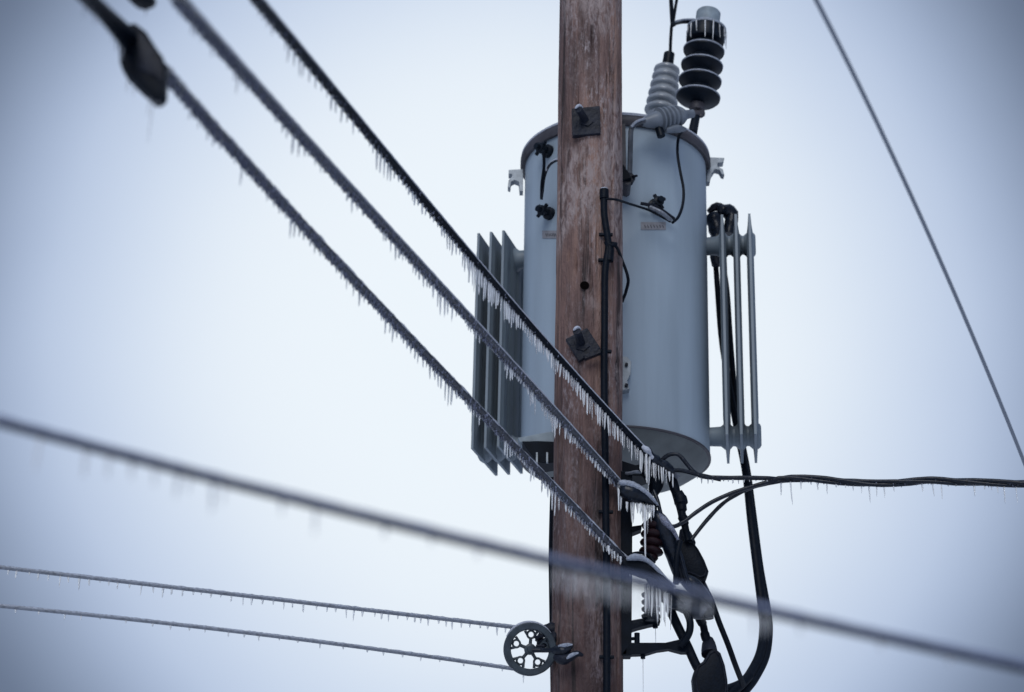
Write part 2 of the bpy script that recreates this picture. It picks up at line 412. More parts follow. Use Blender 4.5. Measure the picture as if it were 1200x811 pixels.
mb = MB(); pr = [(TR + .026, zt + .019), (TR + .027, zt + .028), (TR + .010, zt + .042), (TR - .05, zt + .052), (TR - .05, zt + .047)]
mb.lathe(pr, (TX, TY, 0), n=96); mb.build('ice_sheet', M_RIME, tr)
# radiators
zh = W(858, 290, TY - .05).z; zl = W(858, 513, TY - .05).z
ztop = W(880, 259, 9.0).z; zbot = W(866, 545, 9.35).z
def radiator(a, sgn, ds, phase):
    h = Vector((sgn * math.cos(a), math.sin(a) if sgn < 0 else -math.sin(a), 0)); w = Vector((-sgn * math.sin(a) if sgn < 0 else math.sin(a), math.cos(a), 0))
    if sgn < 0: w = Vector((math.sin(a), math.cos(a), 0))
    ra = .052
    for z in (zh, zl):
        rad = MB()
        c0 = C + h * (TR - .02) + Vector((0, 0, z)); D = ds[-1] + .02 - TR + .02
        prof = [(ra * .85, 0)]
        e0 = 0
        for d in ds:
            q = d - TR + .02
            prof += [(ra * .92, q - .030), (ra * 1.22, q - .012), (ra * 1.22, q + .012), (ra * .92, q + .026)]
        prof += [(ra * 1.05, D + .004), (ra * .9, D + .008), (0, D + .008)]
        prof = sorted([p for p in prof[:-1]], key=lambda p: p[1]) + [prof[-1]]
        rad.lathe(prof, c0, h, 28)
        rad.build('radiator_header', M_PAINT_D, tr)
    for d in ds:
        c0 = C + h * d; hw = .20; sec = []
        K = 36
        for i in range(K + 1):
            u = -1 + 2 * i / K
            th = .006 + (.011 * abs(math.sin(u * math.pi * 2.0)) ** .6 if abs(u) < .93 else 0)
            sec.append((u * hw, th))
        ring = [(x, t) for x, t in sec] + [(x, -t) for x, t in reversed(sec)]
        mb = MB(); zs = [(zbot, .0), (zbot + .045, 0.35), (zbot + .10, 1), (ztop - .10, 1), (ztop - .045, .35), (ztop, 0)]
        zs = [(zbot + (zz - zbot), k) for zz, k in zs]
        nv = len(ring)
        for zz, k in zs:
            for x, t in ring:
                tt = math.copysign(.006 + (abs(t) - .006) * k, t)
                mb.v.append(tuple(c0 + w * x + h * tt + Vector((0, 0, zz))))
        for i in range(len(zs) - 1):
            for k in range(nv):
                k2 = (k + 1) % nv; mb.f.append((i * nv + k, i * nv + k2, (i + 1) * nv + k2, (i + 1) * nv + k))
        mb.f.append(tuple(range(nv))); mb.f.append(tuple((len(zs) - 1) * nv + k for k in range(nv)))
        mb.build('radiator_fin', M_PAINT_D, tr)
radiator(R_(17), -1, [.525, .590, .655], 0)
radiator(R_(7.0), 1, [.535, .602, .668], 0)

def px_prism(name, poly, Y, th, m, parent, bevel=.002, smooth=False):
    return MB().prism([W(x, y, Y) for x, y in poly], (0, th, 0)).build(name, m, parent, smooth, bevel)
# lifting lugs on the rim
px_prism('lifting_lug', [(596, 199), (613, 198), (613, 224), (609, 224), (608, 213), (603, 211), (599, 213), (598, 220), (595, 219), (596, 211), (600, 207), (600, 204), (596, 204)], TY - .03, .05, M_GALV, tr)
px_prism('lifting_lug', [(829, 184), (849, 185), (848, 190), (841, 191), (841, 195), (847, 198), (849, 205), (846, 204), (843, 199), (838, 198), (834, 204), (832, 213), (828, 213)], TY - .03, .05, M_GALV, tr)
# mounting brackets
px_prism('hanger_bracket', [(724, 148), (733, 144), (734, 210), (740, 214), (736, 217), (724, 212)], 8.62, .13, M_RIM, tr)
px_prism('hanger_bracket', [(722, 190), (731, 193), (740, 208), (724, 213)], 8.60, .12, M_RACK, tr)
lo_ = [(612, 517), (654, 518), (654, 541), (640, 543), (629, 541), (616, 524)]
px_prism('hanger_bracket', lo_, 8.66, .12, M_RACK, tr)
px_prism('hanger_flange', [(607, 513), (654, 504), (654, 518), (630, 517), (609, 518)], 8.70, .05, M_CAP, tr)
for x in (628, 640): px_prism('hanger_stud', [(x, 530), (x + 2.5, 530), (x + 2.5, 542), (x, 542)], 8.64, .015, M_GALV, tr)
px_prism('hanger_bracket', [(723, 538), (745, 545), (765, 540), (770, 552), (752, 558), (723, 556)], 8.62, .14, M_RACK, tr)
# ground pad plate beside the pole
o = px_prism('pad_plate', [(726, 417), (735, 418), (740, 424), (739, 438), (735, 446), (738, 456), (726, 458)], 8.70, .06, M_GALV, tr)
for (x, y) in ((734, 428), (734, 452)): MB().lathe([(.008, 0), (.008, .012), (0, .012)], W(x, y, 8.70), (0, -1, 0), 10).build('bolt_head', M_IRON, o)
# secondary terminals on the tank face, with worn label plates
def surf(px, py):
    """point on the front of the tank on a sight line"""
    d = (CROT @ Vector(((px - 600) / F_PX, (405.5 - py) / F_PX, -1))).normalized()
    ox, oy = CAM.x - TX, CAM.y - TY; a = d.x ** 2 + d.y ** 2; b = 2 * (ox * d.x + oy * d.y); c = ox * ox + oy * oy - (TR + .004) ** 2
    t = (-b - math.sqrt(max(0, b * b - 4 * a * c))) / (2 * a)
    p = CAM + d * t; nrm = Vector((p.x - TX, p.y - TY, 0)).normalized(); return p, nrm
def terminal(px, py, s):
    p, nn = surf(px, py); 
    o = MB().lathe([(.026 * s, -.01), (.034 * s, .0), (.034 * s, .02), (.022 * s, .026), (.026 * s, .05), (.026 * s, .066), (.016 * s, .07), (.016 * s, .09), (0, .09)], p, nn, 18).build('low_voltage_terminal', M_POLY, tr)
    tn = Vector((-nn.y, nn.x, 0)); mb = MB()
    for a in range(4):
        q = a * math.pi / 2 + .6; u = tn * math.cos(q) + Vector((0, 0, 1)) * math.sin(q)
        mb.tube([p + nn * .055, p + nn * .055 + u * .042 * s], [.011, .009], 8)
    mb.build('terminal_clamp', M_POLY, o); return p, nn
terminal(643.5, 178, 1.0); terminal(645, 251, .95); terminal(766, 242, .95)
def label(px0, px1, py):
    mb = MB(); a = [surf(px0 + (px1 - px0) * i / 6, py - 4.5) for i in range(7)]; b = [surf(px0 + (px1 - px0) * i / 6, py + 4.5) for i in range(7)]
    vs = [p + n * .003 for p, n in a] + [p + n * .003 for p, n in b] + [p + n * .0005 for p, n in a] + [p + n * .0005 for p, n in b]
    fs = [(i, i + 1, i + 8, i + 7) for i in range(6)] + [(14 + i, 21 + i, 22 + i, 15 + i) for i in range(6)] + [(0, 14, 15, 1), (0, 7, 21, 14), (6, 20, 27, 13)]
    fs += [(i, 14 + i, 15 + i, i + 1) for i in range(1, 6)] + [(7 + i, 8 + i, 22 + i, 21 + i) for i in range(6)]
    o = mb.add(vs, fs).build('terminal_label', M_LABEL, tr, False); o['label'] = 'small faded label plate'
    mk = MB()
    for i in range(7):
        x = px0 + 4 + (px1 - px0 - 8) * i / 6; p, n = surf(x, py - 1); p2, n2 = surf(x + 1.3, py + 2.2)
        mk.tube([p + n * .0035, p2 + n2 * .0035], .0015, 4)
    mk.build('label_print', M_IRON, o)
label(751, 780, 265); label(636, 655, 275)
p1, n1 = surf(751, 246); 
MB().tube([surf(750, 244)[0] + Vector((0, -.05, 0)), surf(768, 248)[0] + Vector((0, -.06, 0)), surf(789, 262)[0] + Vector((0, -.05, 0))], .0085, 8).build('terminal_lug', M_IRON, tr)
mb = MB().tube(spline([W(x, y, yy) for x, y, yy in ((762, 243, 8.66), (775, 249, 8.64), (786, 258, 8.68))], 4), .010, 8); mb.build('terminal_sleeve', M_GREYWIRE, tr)
# drop wire from lid down to the terminal
mb = MB().tube(spline(WP([(800, 152, 8.82), (795, 162, 8.78), (794, 180, 8.76), (797, 200, 8.75), (801, 222, 8.75), (800, 240, 8.73), (795, 254, 8.70), (788, 261, 8.68)]), 6), .0072, 8); mb.build('drop_wire', M_BLACK, tr)
# leads left of the pole
mb = MB().tube(spline(WP([(637, 178, 8.66), (637.5, 195, 8.68), (635, 215, 8.74), (634.5, 233, 8.78)]), 6), .0075, 8); mb.build('drop_wire', M_BLACK, tr)
mb = MB().tube(spline(WP([(658, 187, 8.62), (650, 189, 8.64), (643, 195, 8.68), (638, 208, 8.74), (636, 224, 8.76), (634.5, 234, 8.78)]), 6), .0065, 8); mb.build('drop_wire', M_BLACKICE, tr)
mb = MB().tube(spline(WP([(656, 186, 8.615), (650, 187.4, 8.635), (643.5, 193, 8.675), (640, 200, 8.70)]), 6), .005, 8); mb.build('ice_sleeve', M_RIME, tr)

# high voltage bushing (grey porcelain) on the lid
def along(p0, p1, prof, n=40):
    """lathe whose axis runs from p0 to p1; prof in (radius px, fraction)"""
    ax = p1 - p0; Lg = ax.length; m = mpp(p0)
    return MB().lathe([(r * m, f * Lg) for r, f in prof], p0, ax, n)
BY = 9.3
b0, b1 = W(773.5, 135, BY), W(784.5, 62, BY)
prof = [(15, 0)]
for i in range(5):
    f = .03 + i * .132; r = 19.3 - i * .75
    prof += [(13, f), (12.8, f + .012), (r - .8, f + .016), (r, f + .03), (r - .2, f + .06), (r - 2, f + .085), (14 - i * .3, f + .115)]
prof += [(15.5, .70), (15, .735), (12, .765), (8, .785), (6, .80), (0, .80)]
hv = along(b0, b1, prof).build('high_voltage_bushing', M_PORC, tr)
along(b0, b1, [(6.5, .76), (6.8, .80), (6.5, .985), (5, 1.0), (0, 1.0)], 20).build('bushing_cap', M_POLY, hv)
MB().tube(spline(WP([(785.5, 66, BY), (785.8, 50, BY), (787, 30, BY - .02)]), 5), .0085, 8).build('riser_wire', M_BLACK, hv)
# re-seat the cap and lead to the axis the photograph shows
# lightning arrester
AY = 9.05
a0, a1 = W(816.5, 127, AY), W(830.5, 14, AY)
ar = along(a0, a1, [(6, 0), (7, .02), (7, .05), (12, .06), (24, .085), (25.8, .10), (25, .125), (16, .175), (15, .20),
                    (22, .245), (25, .265), (25, .285), (17, .34), (15, .36),
                    (21, .40), (24.6, .42), (24.6, .44), (17, .50), (15, .52),
                    (21, .555), (24.2, .575), (24.2, .595), (17, .65), (16, .665), (22.3, .68), (22.8, .70), (22.8, .80), (21.5, .82), (0, .82)], 56).build('lightning_arrester', M_POLY, tr)
ar['label'] = 'black ribbed lightning arrester with a grey cap'
along(a0, a1, [(23.4, .812), (23.2, .825), (15, .86), (14.5, .87), (14.5, .985), (13, 1.0), (0, 1.0)], 40).build('arrester_cap', M_CAP, ar)
along(a0, a1, [(23.2, .808), (23.5, .825), (21, .842), (16, .868), (15.2, .869), (15.2, .86), (22.6, .815)], 40).build('ice_cap', M_GLAZE, ar)
ax = (a1 - a0); Lg = ax.length; axn = ax.normalized(); u1 = axn.orthogonal().normalized(); u2 = axn.cross(u1); mA = mpp(a0)
for k in range(15):
    q = 2 * math.pi * k / 15 + random.uniform(-.08, .08); rad_ = 23.6 * mA
    base = a0 + axn * (.80 * Lg) + (u1 * math.cos(q) + u2 * math.sin(q)) * rad_
    o = icicle(base, .0042, random.uniform(.045, .11), ar)
    o.matrix_parent_inverse = Matrix.Identity(4); o.location = base - ar.matrix_world.translation - (tr.location if False else Vector((0, 0, 0)))
for r_, f in ((25.9, .118), (25.2, .282), (24.8, .437), (24.4, .592)):
    along(a0, a1, [(r_ - .6, f - .007), (r_ + .25, f - .004), (r_ + .25, f + .007), (r_ - .8, f + .011)], 48).build('ice_rim', M_GLAZE, ar)
# arrester foot
along(W(816.5, 128, AY), W(817, 122, AY), [(8.5, -.3), (9.2, .2), (8.5, 1), (0, 1)], 24).build('arrester_collar', M_RIM, ar)
MB().tube(WP([(811.5, 156, AY - .05), (816, 134, AY)]), [.024, .021], 14).build('arrester_post', M_POLY, ar)
MB().tube(WP([(789, 134, AY - .05), (806, 134, AY - .03), (824, 132.5, AY)]), [.017, .018, .020], 12).build('arrester_arm', M_RIM, ar)
MB().tube(WP([(821, 137, AY - .01), (822, 128.5, AY - .01)]), [.012, .013], 12).build('arm_bolt', M_RIM, ar)
# wires at the very top
MB().tube(spline(WP([(788, 29.5, BY - .05), (793, 26.5, BY - .1), (803, 25, AY), (817, 26, AY - .04)]), 5), .0125, 10).build('arrester_lead', M_BLACK, ar)
MB().tube(spline(WP([(790, 26.5, BY - .06), (800, 23, AY - .02), (814, 22.5, AY - .05)]), 5), .006, 8, sq=.8).build('ice_sleeve', M_GLAZE, ar)

# small grey bushing lying across the front of the lid, on its bent strap
SY = 8.62
s0, s1 = W(752, 144, SY), W(812, 133, SY + .1)
pf = [(4, 0), (6.5, .08), (9.5, .24), (11, .30)]
for i in range(5):
    f = .33 + i * .085; pf += [(10.5, f - .01), (14.2 - .4 * i, f + .01), (14.4 - .4 * i, f + .038), (10.5, f + .06)]
pf += [(11, .76), (8, .82), (5.5, .86), (5, 1.0), (0, 1.0)]
sb = along(s0, s1, pf, 32).build('fuse_bushing', M_FUSE, tr)
MB().tube(spline(WP([(780, 153, 8.66), (792, 151, 8.68), (803, 152, 8.72)]), 4), [.014, .018, .022, .024, .026, .024, .020, .016, .010], 10, sq=.8).build('bushing_foot', M_FUSE, sb)
MB().tube(WP([(772, 150, 8.66), (775, 160, 8.66)]), .020, 10).build('bushing_knob', M_POLY, sb)
st = spline(WP([(757, 141, SY - .01), (745, 145, SY - .02), (740, 151, SY - .03), (739, 163, SY - .03), (738.5, 185, SY), (738, 207, SY + .01)]), 5)
MB().tube(st, .0125, 8, sq=.5, up=(0, 1, 0)).build('bushing_strap', M_SPLICE, sb)
MB().tube(spline(WP([(756, 139, SY - .02), (746, 142.5, SY - .03), (739.5, 149, SY - .04)]), 4), .0065, 8).build('ice_sleeve', M_GLAZE, sb)
px_prism('strap_foot', [(732, 200), (741, 203), (745, 207), (741, 214), (731, 213)], SY, .03, M_IRON, sb)
MB().tube(WP([(741, 207, SY), (746.5, 206, SY - .02)]), .006, 8).build('strap_bolt', M_IRON, sb)
# cable clamps behind the right radiator
cy = 9.42
clp = thing('cable_terminal', W(845, 265, cy), 'dark clamped cable terminals just above the right radiator header', 'cable terminal')
MB().tube(spline(WP([(834, 252, cy), (838, 262, cy), (841, 276, cy), (838, 284, cy)]), 4), [.035, .042, .045, .043, .04, .042, .045, .04, .036, .034, .034, .036, .026], 10).build('terminal_body', M_BLACKICE, clp)
MB().tube(spline(WP([(840, 246, cy), (849, 247, cy), (858, 251, cy), (856, 263, cy), (854, 275, cy)]), 3), [.03, .036, .03, .034, .042, .038, .034, .032, .036, .034, .03, .03, .028][:13], 10).build('terminal_body', M_BLACKICE, clp)
MB().tube(spline(WP([(830, 248, cy), (840, 242, cy), (852, 246, cy), (863, 250, cy)]), 3), [.012, .016, .022, .024, .022, .020, .022, .022, .018, .012], 8).build('terminal_bar', M_IRON, clp)
MB().tube(WP([(839, 300, cy), (840, 311, cy)]), [.032, .026], 10).build('terminal_sleeve', M_IRON, clp)

# ------------------------------------------------------------------ heavy cable looping down on the right
hc = thing('drop_cable', W(880, 640, 9.3), 'heavy black cable hanging in a loop from behind the right radiator', 'cable')
# two conductors join below the radiator
c1 = WP([(838, 300, 9.45), (841, 340, 9.46), (846, 400, 9.45), (856, 460, 9.44), (865, 510, 9.42), (874, 555, 9.38), (880, 610, 9.32), (887, 665, 9.25), (893, 712, 9.2), (895, 735, 9.15), (891, 765, 9.05), (880, 788, 8.95), (869, 802, 8.85), (858, 811, 8.8), (848, 822, 8.75)])
c2 = WP([(846, 300, 9.50), (852, 340, 9.50), (856, 400, 9.48), (861, 460, 9.47), (868, 510, 9.45), (876, 555, 9.42), (883, 610, 9.34), (890, 665, 9.27), (898, 712, 9.22), (900.5, 738, 9.17), (897, 768, 9.08), (886, 792, 8.98), (875, 807, 8.9), (862, 822, 8.85)])
for c, r0, r1 in ((c1, .0135, .021), (c2, .012, .021)):
    s_ = spline(c, 6); n_ = len(s_)
    MB().tube(s_, [r0 + (r1 - r0) * min(1, i / n_ * 1.7) for i in range(n_)], 12).build('conductor', M_BLACK, hc)
MB().tube(spline(WP([(878, 792, 8.9), (868, 802, 8.85), (852, 808, 8.8), (845, 808, 8.75)]), 4), .022, 10).build('conductor', M_BLACK, hc)

# ------------------------------------------------------------------ iced service wires running up and left, towards the camera
def iced_wire(name, label, group, coords, r, spec, crust, style, ext=6, end=True, per_m=260, bead=.006):
    pts = sag(coords, 3)
    pts = extend(pts, ext)
    t = thing(name, pts[-1], label, 'wire', group)
    MB().tube(pts, r, 14).build('cable', M_BLACK if style == 'a' else M_COAT, t)
    vis = pts[1:]
    if crust:
        crust_tube(vis, r * crust[0], crust[1], .35, r * crust[2]).build('ice_sleeve', crust[3], t)
    if bead: beads(vis, r * 1.1, t, per_m, bead)
    hang(vis, t, spec, r)
    return t, pts
END = 8.32
def specA(x):
    if x < 430: return (9, 6, 26, 1)
    if x < 540: return (5.5, 8, 26, 1)
    return (3.7, 12, 30, .7)
def specB(x):
    if x < 430: return (9, 5, 26, 1)
    if x < 545: return (6, 5, 26, 1)
    if x < 665: return (3.7, 6, 25, 1.2)
    return (3.9, 5, 14, 1.0)
A_pts = [(298, -3, 4.65), (343, 50, 5.1), (387, 103, 5.6), (430, 155, 6.05), (490, 229, 6.68), (551, 301, 7.15), (625, 385, 7.68), (700, 471, 8.08), (735, 508, 8.24), (759, 533, END)]
B_pts = [(207, -3, 4.1), (256, 52, 4.6), (310, 113, 5.1), (368, 177, 5.65), (427, 241, 6.15), (473, 293, 6.55), (515, 337, 6.9), (557, 379, 7.2), (610, 439, 7.6), (665, 502, 7.98), (700, 540, 8.17), (731, 573, 8.28)]
C_pts = [(195, 84, 4.5), (231, 128, 4.9), (270, 172, 5.3), (331, 241, 5.85), (402, 309, 6.35), (475, 391, 6.95), (553, 473, 7.5), (620, 541, 7.9), (650, 573, 8.05), (700, 624, 8.2), (738, 661, 8.28)]
SG = 'iced service wires running up to the left'
tA, pA = iced_wire('service_wire', 'uppermost of the three iced wires slanting to the pole, fringed with dense white icicles', SG, A_pts, .0155, specA, (.70, .08, .92, M_RIME), 'a', per_m=120, bead=.004)
tB, pB = iced_wire('service_wire', 'middle one of three iced wires slanting to the pole, ending in an ice capped clamp', SG, B_pts, .0165, specB, (.76, .10, .80, M_RIME), 'b', per_m=520, bead=.0048)
tC, pC = iced_wire('service_wire', 'lowest of the three iced wires slanting across the pole, starting at the black connector cover', SG, C_pts, .0165, specB, (.92, .22, .30, M_RIME), 'b', ext=.05, per_m=420, bead=.0062)

# connector cover high on the left, with the twin cable it joins
cc = thing('connector_cover', W(165, 80, 4.35), 'black boxy connector cover hanging on the lowest iced wire at top left', 'connector cover')
Y = 4.38
mb = MB().prism([W(x, y, Y) for x, y in ((138, 42), (141, 30), (158, 26), (171, 36), (183, 55), (191, 66), (194, 76), (193, 108), (188, 114), (180, 115), (162, 99), (147, 84), (140, 72), (139, 54))], (0, .050, 0))
mb.build('shell', M_BLACK, cc, True, .006)
mb = MB().prism([W(x, y, Y - .006) for x, y in ((161, 36), (172, 47), (183, 60), (190, 74), (191, 96), (183, 90), (172, 84), (161, 80))], (0, .02, 0)); mb.build('side_face', M_IRON, cc, True, .004)
for x, l in ((158, 20), (181, 60), (176, 25), (150, 14), (187, 12)): icicle(W(x, 96 if x < 160 else 113, Y + .02), .0022, l * .0020, cc)
for k, cs in enumerate(([(92, -8, 3.9), (112, 12, 4.08), (132, 30, 4.25), (150, 48, 4.38)], [(103, -8, 3.9), (123, 11, 4.08), (141, 27, 4.25), (157, 42, 4.38)], [(98, -4, 3.9), (118, 20, 4.08), (134, 40, 4.25), (150, 60, 4.38)])):
    p = extend(spline(WP(cs), 6), 5); MB().tube(p, (.012, .012, .007)[k], 10).build('cable', M_BLACK, cc)
hang(spline(WP([(98, -4, 3.9), (118, 20, 4.08), (134, 40, 4.25), (150, 60, 4.38)]), 6), cc, lambda x: (9, 6, 22, 1), .006, .8)
c2_ = thing('connector_cover', W(170, 0, 4.6), 'dark connector tip poking down at the top edge above the iced wires', 'connector cover')
MB().tube(spline(WP([(140, -32, 4.3), (152, -16, 4.38), (163, -4, 4.45), (171, 1, 4.5), (180, 3, 4.55)]), 4), [.02] * 6 + [.026] * 6 + [.024, .02, .018, .012, .006], 12).build('shell', M_BLACK, c2_)
icicle(W(172, 6, 4.5), .003, .03, c2_)

# ------------------------------------------------------------------ blurred wire near the camera
NG = None
fpts = [(-6, 494, 3.3), (100, 521, 3.3), (250, 562, 3.3), (400, 600, 3.3), (520, 629, 3.3), (640, 655, 3.3), (760, 685, 3.3), (870, 713, 3.3), (1000, 738, 3.3), (1100, 762, 3.3), (1206, 784, 3.3)]
pts = sag(fpts, 3); pts = extend(extend(pts, 5), 5, False)
fw = thing('foreground_wire', pts[0], 'thick out of focus iced wire sagging across the foreground', 'wire')
MB().tube(pts, .0085, 12).build('cable', M_BLACK, fw)
crust_tube(pts[1:-1], .0088, .15, .3, .0035).build('ice_sleeve', M_BLUEICE, fw)
for x, l in ((42, 40), (100, 34), (124, 26), (158, 20), (176, 22), (213, 30), (218, 20), (253, 36), (262, 24), (330, 18), (366, 32), (372, 20), (450, 14), (505, 10), (560, 12), (655, 30), (664, 34), (681, 26), (690, 40), (699, 30), (712, 26), (722, 34), (733, 28), (748, 36), (760, 30), (772, 24), (801, 22), (823, 18), (884, 30), (893, 22), (942, 14), (1030, 12), (1110, 10)):
    # point of the wire at this x
    best = min(pts, key=lambda p: abs((600 - (CROT.transposed() @ (p - CAM)).x / (CROT.transposed() @ (p - CAM)).z * F_PX) - x))
    icicle(best - Vector((0, 0, .006)), .0034 * random.uniform(.8, 1.2), l * .00145, fw)

# ------------------------------------------------------------------ two slack wires to the wheel on the left
def slack(label, coords, spec, r):
    pts = extend(sag(coords, 2), 7); t = thing('slack_wire', pts[-1], label, 'wire', 'thin wires running left from the wheel')
    MB().tube(pts, r, 8).build('cable', M_GREYWIRE, t); crust_tube(pts[1:], r * .9, .25, .4, r * .35).build('ice_sleeve', M_GLAZE, t)
    hang(pts[1:], t, spec, r, .8); return t
slack('upper of the two thin wires running left from the spoked wheel', [(-5, 664, 8.0), (100, 677, 8.06), (200, 688, 8.12), (300, 700, 8.18), (400, 711, 8.24), (500, 723, 8.3), (603, 735.5, 8.36)], lambda x: (12, 3, 15, 1) if x < 430 else (9, 3, 12, 1), .0082)
slack('lower of the two thin wires running left from the spoked wheel', [(-5, 710, 8.0), (100, 720, 8.06), (200, 731, 8.12), (300, 743, 8.18), (400, 756, 8.24), (500, 769, 8.3), (603, 784, 8.36)], lambda x: (24, 2, 7, 1), .0078)

# bare wire top right
pts = sag(([(952, -8, 4.9), (1010, 105, 5.4), (1065, 225, 5.95), (1110, 325, 6.45), (1155, 428, 6.95), (1204, 552, 7.6)]), 3); pts = extend(extend(pts, 5), 5, False)
rw = thing('overhead_wire', pts[0], 'single grey bare wire crossing the sky at upper right', 'wire')
MB().tube(pts, .0072, 10).build('cable', M_DULL, rw)

# ------------------------------------------------------------------ spoked wheel on the left of the pole
WYc = 8.36
wc = W(621, 761, WYc); m = mpp(wc)
nn = Vector((.10, -1, -.20)).normalized()              # nearly facing the viewer
wh = thing('spoked_wheel', wc, 'dark spoked metal wheel clamped to the left side of the wooden pole', 'wheel')
uu = Vector((0, 0, 1)); uu = (uu - nn * uu.dot(nn)).normalized(); vv = uu.cross(nn) * -1
if vv.x < 0: vv = -vv
def wp(r, a): return wc + (vv * math.cos(a) + uu * math.sin(a)) * r * m
MB().lathe([(22.8 * m, -.016), (23.8 * m, -.022), (29.5 * m, -.024), (30.8 * m, -.020), (30.8 * m, -.012), (28.4 * m, 0), (30.8 * m, .012), (30.8 * m, .020), (29.5 * m, .024), (23.8 * m, .022), (22.8 * m, .016), (22.8 * m, -.016)], wc, nn, 64, False).build('rim', M_WHEEL, wh)
MB().lathe([(6.2 * m, -.024), (6.6 * m, .018), (4 * m, .022), (3.6 * m, .034), (0, .034)], wc, nn, 24).build('hub', M_WHEEL, wh)
for k in range(5):
    a = R_(16 + 72 * k); da = [R_(16), R_(11), R_(9), R_(12), R_(17)]
    # forked spoke with a round lightening hole near the rim
    e1 = wp(22.4, a + R_(19)); e2 = wp(22.4, a - R_(19)); f1 = wp(12.5, a)
    mb = MB(); mb.tube([wp(5, a), wp(9, a), f1], [.0085, .0068, .0075], 10)
    hc_ = wp(17.3, a); rh = 4.4 * m; ring = []
    dx = (wp(1, a) - wc).normalized(); dy = nn.cross(dx)
    for j in range(20):
        q = 2 * math.pi * j / 20; ring.append(hc_ + (dx * math.cos(q) + dy * math.sin(q)) * rh)
    ring.append(ring[0]); ring.append(ring[1]); mb.tube(ring, .0048, 8, cap=False)
    mb.tube([wp(15, a + R_(13)), e1], [.004, .0065], 8); mb.tube([wp(15, a - R_(13)), e2], [.004, .0065], 8)
    mb.build('spoke', M_WHEEL, wh)
MB().tube([wp(31.4, R_(40 + i * 6)) for i in range(20)], [.002 + .006 * math.sin(math.pi * i / 19) for i in range(20)], 8).build('ice_cap', M_RIME, wh)
cl = thing('wheel_clevis', W(648, 755, 8.33), 'dark iced clevis hardware joining the spoked wheel to the pole', 'clevis')
MB().tube(spline(WP([(630, 752, 8.42), (636, 742, 8.42), (643, 738, 8.42), (650, 738, 8.42)]), 4), [.014] * 4 + [.026] * 5 + [.03] * 4, 10).build('hook', M_IRON, cl)
MB().tube(spline(WP([(632, 757, 8.42), (641, 752, 8.40), (650, 748, 8.40), (648, 740, 8.42)]), 4), .02, 10).build('yoke', M_IRON, cl)
MB().tube(spline(WP([(624, 762, 8.31), (636, 762, 8.30), (650, 762, 8.27), (662, 763, 8.25), (667, 758, 8.24), (671, 757, 8.24)]), 4), [.010] * 8 + [.018, .022, .024, .024, .022, .018, .018, .018, .016, .014, .012, .012, .008], 10).build('arm', M_BLACKICE, cl)
MB().tube(spline(WP([(650, 770, 8.27), (660, 773, 8.25), (668, 770, 8.24), (676, 766, 8.24), (683, 768, 8.25)]), 4), [.012, .016, .020, .022, .022, .022, .02, .018, .018, .016, .016, .014, .014, .012, .01, .008, .006], 10).build('arm', M_IRON, cl)
MB().tube(spline(WP([(654, 757, 8.24), (664, 756, 8.23), (671, 755.5, 8.23)]), 4), [.003, .006, .008, .009, .009, .009, .007, .005, .003], 8).build('ice_cap', M_GLAZE, cl)
MB().tube(spline(WP([(664, 772, 8.22), (670, 767.5, 8.22), (678, 765, 8.22)]), 4), [.003, .006, .007, .008, .008, .008, .006, .005, .003], 8).build('ice_cap', M_GLAZE, cl)
MB().tube(WP([(628, 757, 8.33), (638, 757, 8.33)]), .006, 8).build('pin', M_IRON, cl)
MB().tube(WP([(627, 747, 8.33), (638, 745, 8.35)]), .007, 8).build('pin', M_IRON, cl)
icicle(W(613.5, 792, WYc), .003, .03, wh)

# ------------------------------------------------------------------ secondary rack on the right of the pole
RY = 8.40
rk = thing('insulator_rack', W(733, 768, RY), 'black steel insulator rack bolted upright to the right side of the pole', 'insulator rack')
MB().prism(WP([(727, 552, RY), (741, 552, RY), (741, 640, RY), (740, 768, RY), (727, 768, RY)]), (0, .07, 0)).build('upright', M_RACK, rk, False, .003)
px_prism('rack_arm', [(738, 617), (752, 615), (752, 620), (739, 625)], RY, .06, M_RACK, rk)
px_prism('rack_arm', [(739, 727), (750, 725), (773, 722), (774, 729), (760, 732), (748, 735), (739, 738)], RY, .06, M_RACK, rk)
MB().tube(WP([(767.5, 726, RY + .02), (768, 736, RY + .02)]), .011, 8).build('bolt', M_RACK, rk)
px_prism('rack_arm', [(728, 767), (739, 753), (757, 753), (780, 753), (797, 749), (806, 752), (806, 764), (799, 764), (784, 760), (770, 762), (757, 766)], RY, .05, M_RACK, rk)
MB().tube(WP([(753, 762, RY + .02), (753.5, 772, RY + .02)]), .010, 8).build('bolt', M_RACK, rk)
MB().tube(WP([(736, 749, RY + .02), (748, 748, RY + .01)]), .0075, 8).tube(WP([(746.5, 742, RY + .01), (746.5, 754, RY + .01)]), .012, 10).build('bolt', M_RACK, rk)
# spools: dark red glazed one above, dark one below
s0, s1 = W(762, 658, 8.36), W(767, 606, 8.36)
pf = [(6, 0), (9, .08)]
for i in range(4):
    f = .13 + i * .19; pf += [(8.5, f), (13.5, f + .05), (14.5, f + .09), (13, f + .14), (9, f + .17)]
pf += [(7, .93), (5, 1), (0, 1)]
o = along(s0, s1, pf, 28).build('spool_insulator', M_RED, rk); o['label'] = 'dark red glazed spool insulator'
MB().tube([s0 - Vector((0, 0, .05)), s1 + Vector((0, 0, .05))], .012, 8).build('spool_pin', M_RACK, rk)
s0, s1 = W(763, 728, 8.38), W(763, 690, 8.38)
pf = [(8, 0)]
for i in range(4):
    f = .06 + i * .22; pf += [(8, f), (11, f + .05), (11.5, f + .11), (8, f + .17)]
pf += [(7, .95), (0, 1)]
o = along(s0, s1, pf, 28).build('spool_insulator', M_POLY, rk); o['label'] = 'black ribbed spool insulator'
